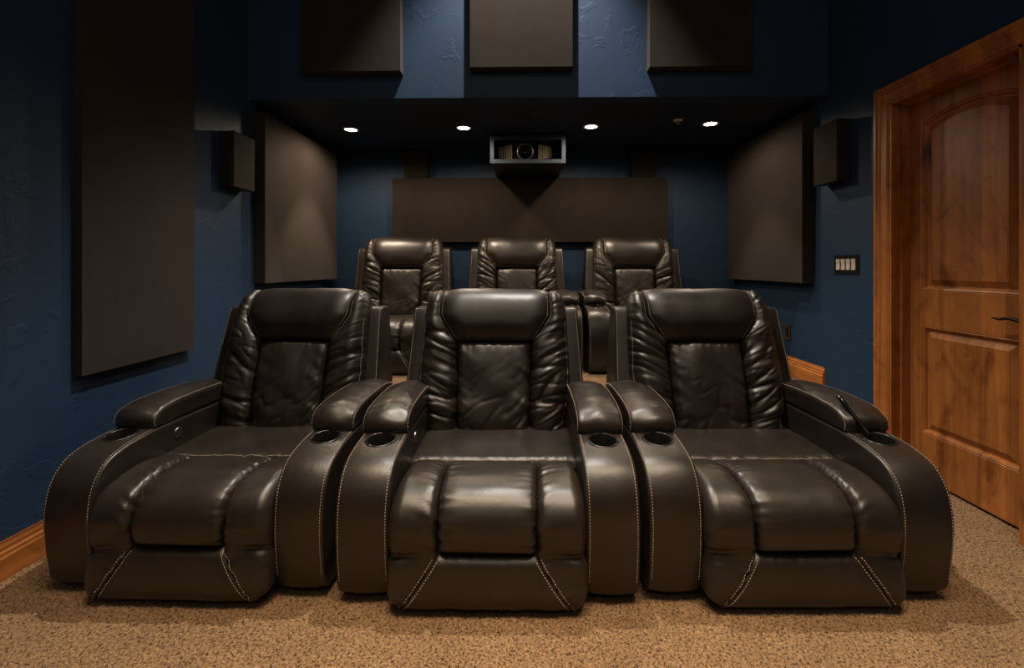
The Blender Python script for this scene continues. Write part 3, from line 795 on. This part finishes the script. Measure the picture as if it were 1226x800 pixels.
    hp = patch(60, 80, hb, ((0.007, 0.016), (0.007, 0.016), (0.036, 0.035), (0.012, 0.03)), lambda U, V: 0.018 + 0.022 * np.exp(-((V - 0.24) / 0.22) ** 2), wr_h, 0.10)
    patch_mesh('headrest', hp, LEATHER, back)
    for sde in (0, 1):
        p_, n_ = col_at(hp, sde, 0.009); k = slice(3, int(len(p_) * 0.7)); stitch_line(back, p_[k], n_[k], w=0.0013)
    # side bolsters
    for s in (-1, 1):
        def bb(U, V, s=s):
            a, b = xin(V), xout(V)
            x = (-b + (b - a) * U) if s < 0 else (a + (b - a) * U)
            return f(x, V)
        def wr_b(U, V, B, D, s=s):
            x, z = B[..., 0], B[..., 2]
            tt = V * L
            inn = D[1] if s < 0 else D[0]; out = D[0] if s < 0 else D[1]
            tq = tt - (0.5 if seed % 2 else 0.38) * x * s
            n1 = perlin(tq * 11.5 + sd, x * 4 + s * 3, sd + s * 7)
            n2 = perlin(tq * 25 + 5 + sd, x * 6 + s, sd * 1.3)
            edge = 0.40 + 0.60 * (np.exp(-inn / 0.045) + np.exp(-out / 0.05))
            fade = np.clip((te + 0.06 - V) / 0.12, 0.30, 1)
            o = (-0.016 * crease(n1, 0.15) + 0.014 * n1 - 0.0065 * crease(n2, 0.16) + 0.004 * n2) * np.clip(edge, 0, 1) * fade
            o += 0.004 * perlin(tt * 60 + sd, s, 2.0) * np.exp(-np.minimum(inn, out) / 0.02)
            return o
        bin_ = lambda U, V: 0.006 + 0.028 * np.clip((tp * 1.04 - V) / (0.08 * tp), 0, 1)
        ed = [(bin_, 0.034), (bin_, 0.034), (0.03, 0.05), (0.012, 0.03)]
        ed[0 if s < 0 else 1] = (0.070, 0.075)
        bp = patch(52, 190, bb, ed, lambda U, V: 0.034 - 0.012 * np.clip((V - te) / 0.1, 0, 1), wr_b, 0.085)
        patch_mesh('side_bolster', bp, LEATHER, back)
        p_, n_ = col_at(bp, 1 if s < 0 else 0, 0.010); vv = bp.V[:, 0]; k = (vv > tp * 1.03) & (vv < te + 0.12); stitch_line(back, p_[k], n_[k], w=0.0013)
        p_, n_ = col_at(bp, 0 if s < 0 else 1, 0.016); k = (vv > 0.03) & (vv < te + 0.02); stitch_line(back, p_[k], n_[k], w=0.0013)
    # feet
    for fx in (-0.44, 0.44):
        for fy in (0.16, 0.80):
            bm = bmesh.new(); lathe(bm, [(0.0, 0.0), (0.022, 0.0), (0.025, 0.005), (0.025, 0.03), (0.0, 0.03)], 16, Matrix.Translation((fx, fy, -0.004))); from_bm('foot', bm, BLACKPL, root, True)
    return root

def place(o, x, y, z, deg, label, sc=(1, 1, 1)):
    o.location = (x, y, z); o.rotation_euler = (0, 0, math.radians(deg)); o.scale = sc
    tag(o, label, 'recliner', 'black leather home cinema recliners')

proto = [make_chair(1), make_chair(2), make_chair(3)]
back_row = [copy_tree(proto[1]), copy_tree(proto[2]), copy_tree(proto[0])]
place(proto[0], -1.146, 1.515, 0.0, -0.9, 'black leather power recliner in the front row nearest the left wall', (0.950, 1, 1))
place(proto[1], -0.125, 1.487, 0.0, 0.4, 'black leather power recliner in the middle of the front row', (0.985, 1, 1))
place(proto[2], 0.900, 1.515, 0.0, 1.0, 'black leather power recliner in the front row beside the wooden door', (0.99, 1, 1))
for o, x, lb in zip(back_row, (-1.105, -0.075, 0.970), ('black leather recliner on the riser at the left end of the back row', 'black leather recliner on the riser in the middle of the back row', 'black leather recliner on the riser at the right end of the back row')):
    place(o, x, 3.46, ZR, 0.6, lb, (1.0, 1.0, 1.075))
    for ch in o.children:            # back row sits more upright
        if ch.name.startswith('backrest'):
            piv = Matrix.Translation((0, 0.72, 0.30)); ch.matrix_local = piv @ Matrix.Rotation(math.radians(7), 4, 'X') @ piv.inverted()
for o, dx in ((proto[1], -0.022), (proto[2], -0.024)):
    for ch in o.children:
        if ch.name.startswith('backrest'): ch.location.x = dx

# slim rod lying from the cup holder up onto the armrest of the right-hand front recliner
bm = bmesh.new()
a, b = Vector((1.272, 1.745, 0.470)), Vector((1.240, 1.880, 0.586))
d = (b - a)
tube(bm, [a, a + d*0.1, a + d*0.75, a + d*0.76, a + d*0.98, b], [0.005, 0.0065, 0.0075, 0.009, 0.009, 0.006], 12)
o = from_bm('slim_rod', bm, GLOSSBLK, None, True); tag(o, 'slim black rod leaning from cup holder rim onto the armrest beside the door', 'rod')

# ------------------------------------------------------------------ light
def spot(name, loc, target, energy, size, blend, rad, col):
    l = bpy.data.lights.new(name, 'SPOT'); l.energy = energy; l.spot_size = math.radians(size); l.spot_blend = blend; l.shadow_soft_size = rad; l.color = col
    o = bpy.data.objects.new(name, l); COL.objects.link(o); o.location = loc
    o.rotation_euler = (Vector(target) - Vector(loc)).to_track_quat('-Z', 'Y').to_euler()
def area(name, loc, target, energy, sx, sy, col):
    l = bpy.data.lights.new(name, 'AREA'); l.energy = energy; l.shape = 'RECTANGLE'; l.size = sx; l.size_y = sy; l.color = col
    o = bpy.data.objects.new(name, l); COL.objects.link(o); o.location = loc
    o.rotation_euler = (Vector(target) - Vector(loc)).to_track_quat('-Z', 'Y').to_euler()
spot('bulkhead_downlight', (-0.02, YBH - 0.62, ZC - 0.06), (-0.02, YBH - 0.60, 0), 540, 70, 0.5, 0.03, (1.0, 0.92, 0.82))
for sx in (-0.50, 0.92):
    spot('front_ceiling_spot', (sx, 0.75, ZC - 0.06), (sx, 0.80, 0), 730, 60, 0.75, 0.75, (1.0, 0.78, 0.54))
area('overhead_fill', (0.0, 0.0, 3.6), (0.0, 1.2, 0), 10, 2.2, 1.0, (1.0, 0.84, 0.66))  # added soft fill from overhead, not a fitting of the room
area('front_fill', (0.0, YF + 0.15, 2.7), (0.0, 2.1, 0.6), 12, 2.8, 1.4, (1.0, 0.82, 0.64))  # added fill behind the camera, gives the backrest leather a soft sheen

w = bpy.data.worlds.new('world'); scene.world = w; w.use_nodes = True
w.node_tree.nodes['Background'].inputs[0].default_value = (0.02, 0.02, 0.025, 1); w.node_tree.nodes['Background'].inputs[1].default_value = 0.3

# ------------------------------------------------------------------ camera
cam = bpy.data.cameras.new('camera'); co = bpy.data.objects.new('camera', cam); COL.objects.link(co); scene.camera = co
cam.sensor_fit = 'HORIZONTAL'; cam.sensor_width = 36.0; cam.lens = 560 / 1226 * 36.0
cam.shift_x = -8 / 1226; cam.shift_y = -81 / 1226
cam.clip_start = 0.02
co.location = (0, 0, 1.10); co.rotation_euler = (math.pi / 2, 0, math.radians(0.9))

scene.view_settings.view_transform = 'Standard'; scene.view_settings.look = 'None'
scene.view_settings.exposure = 0.0
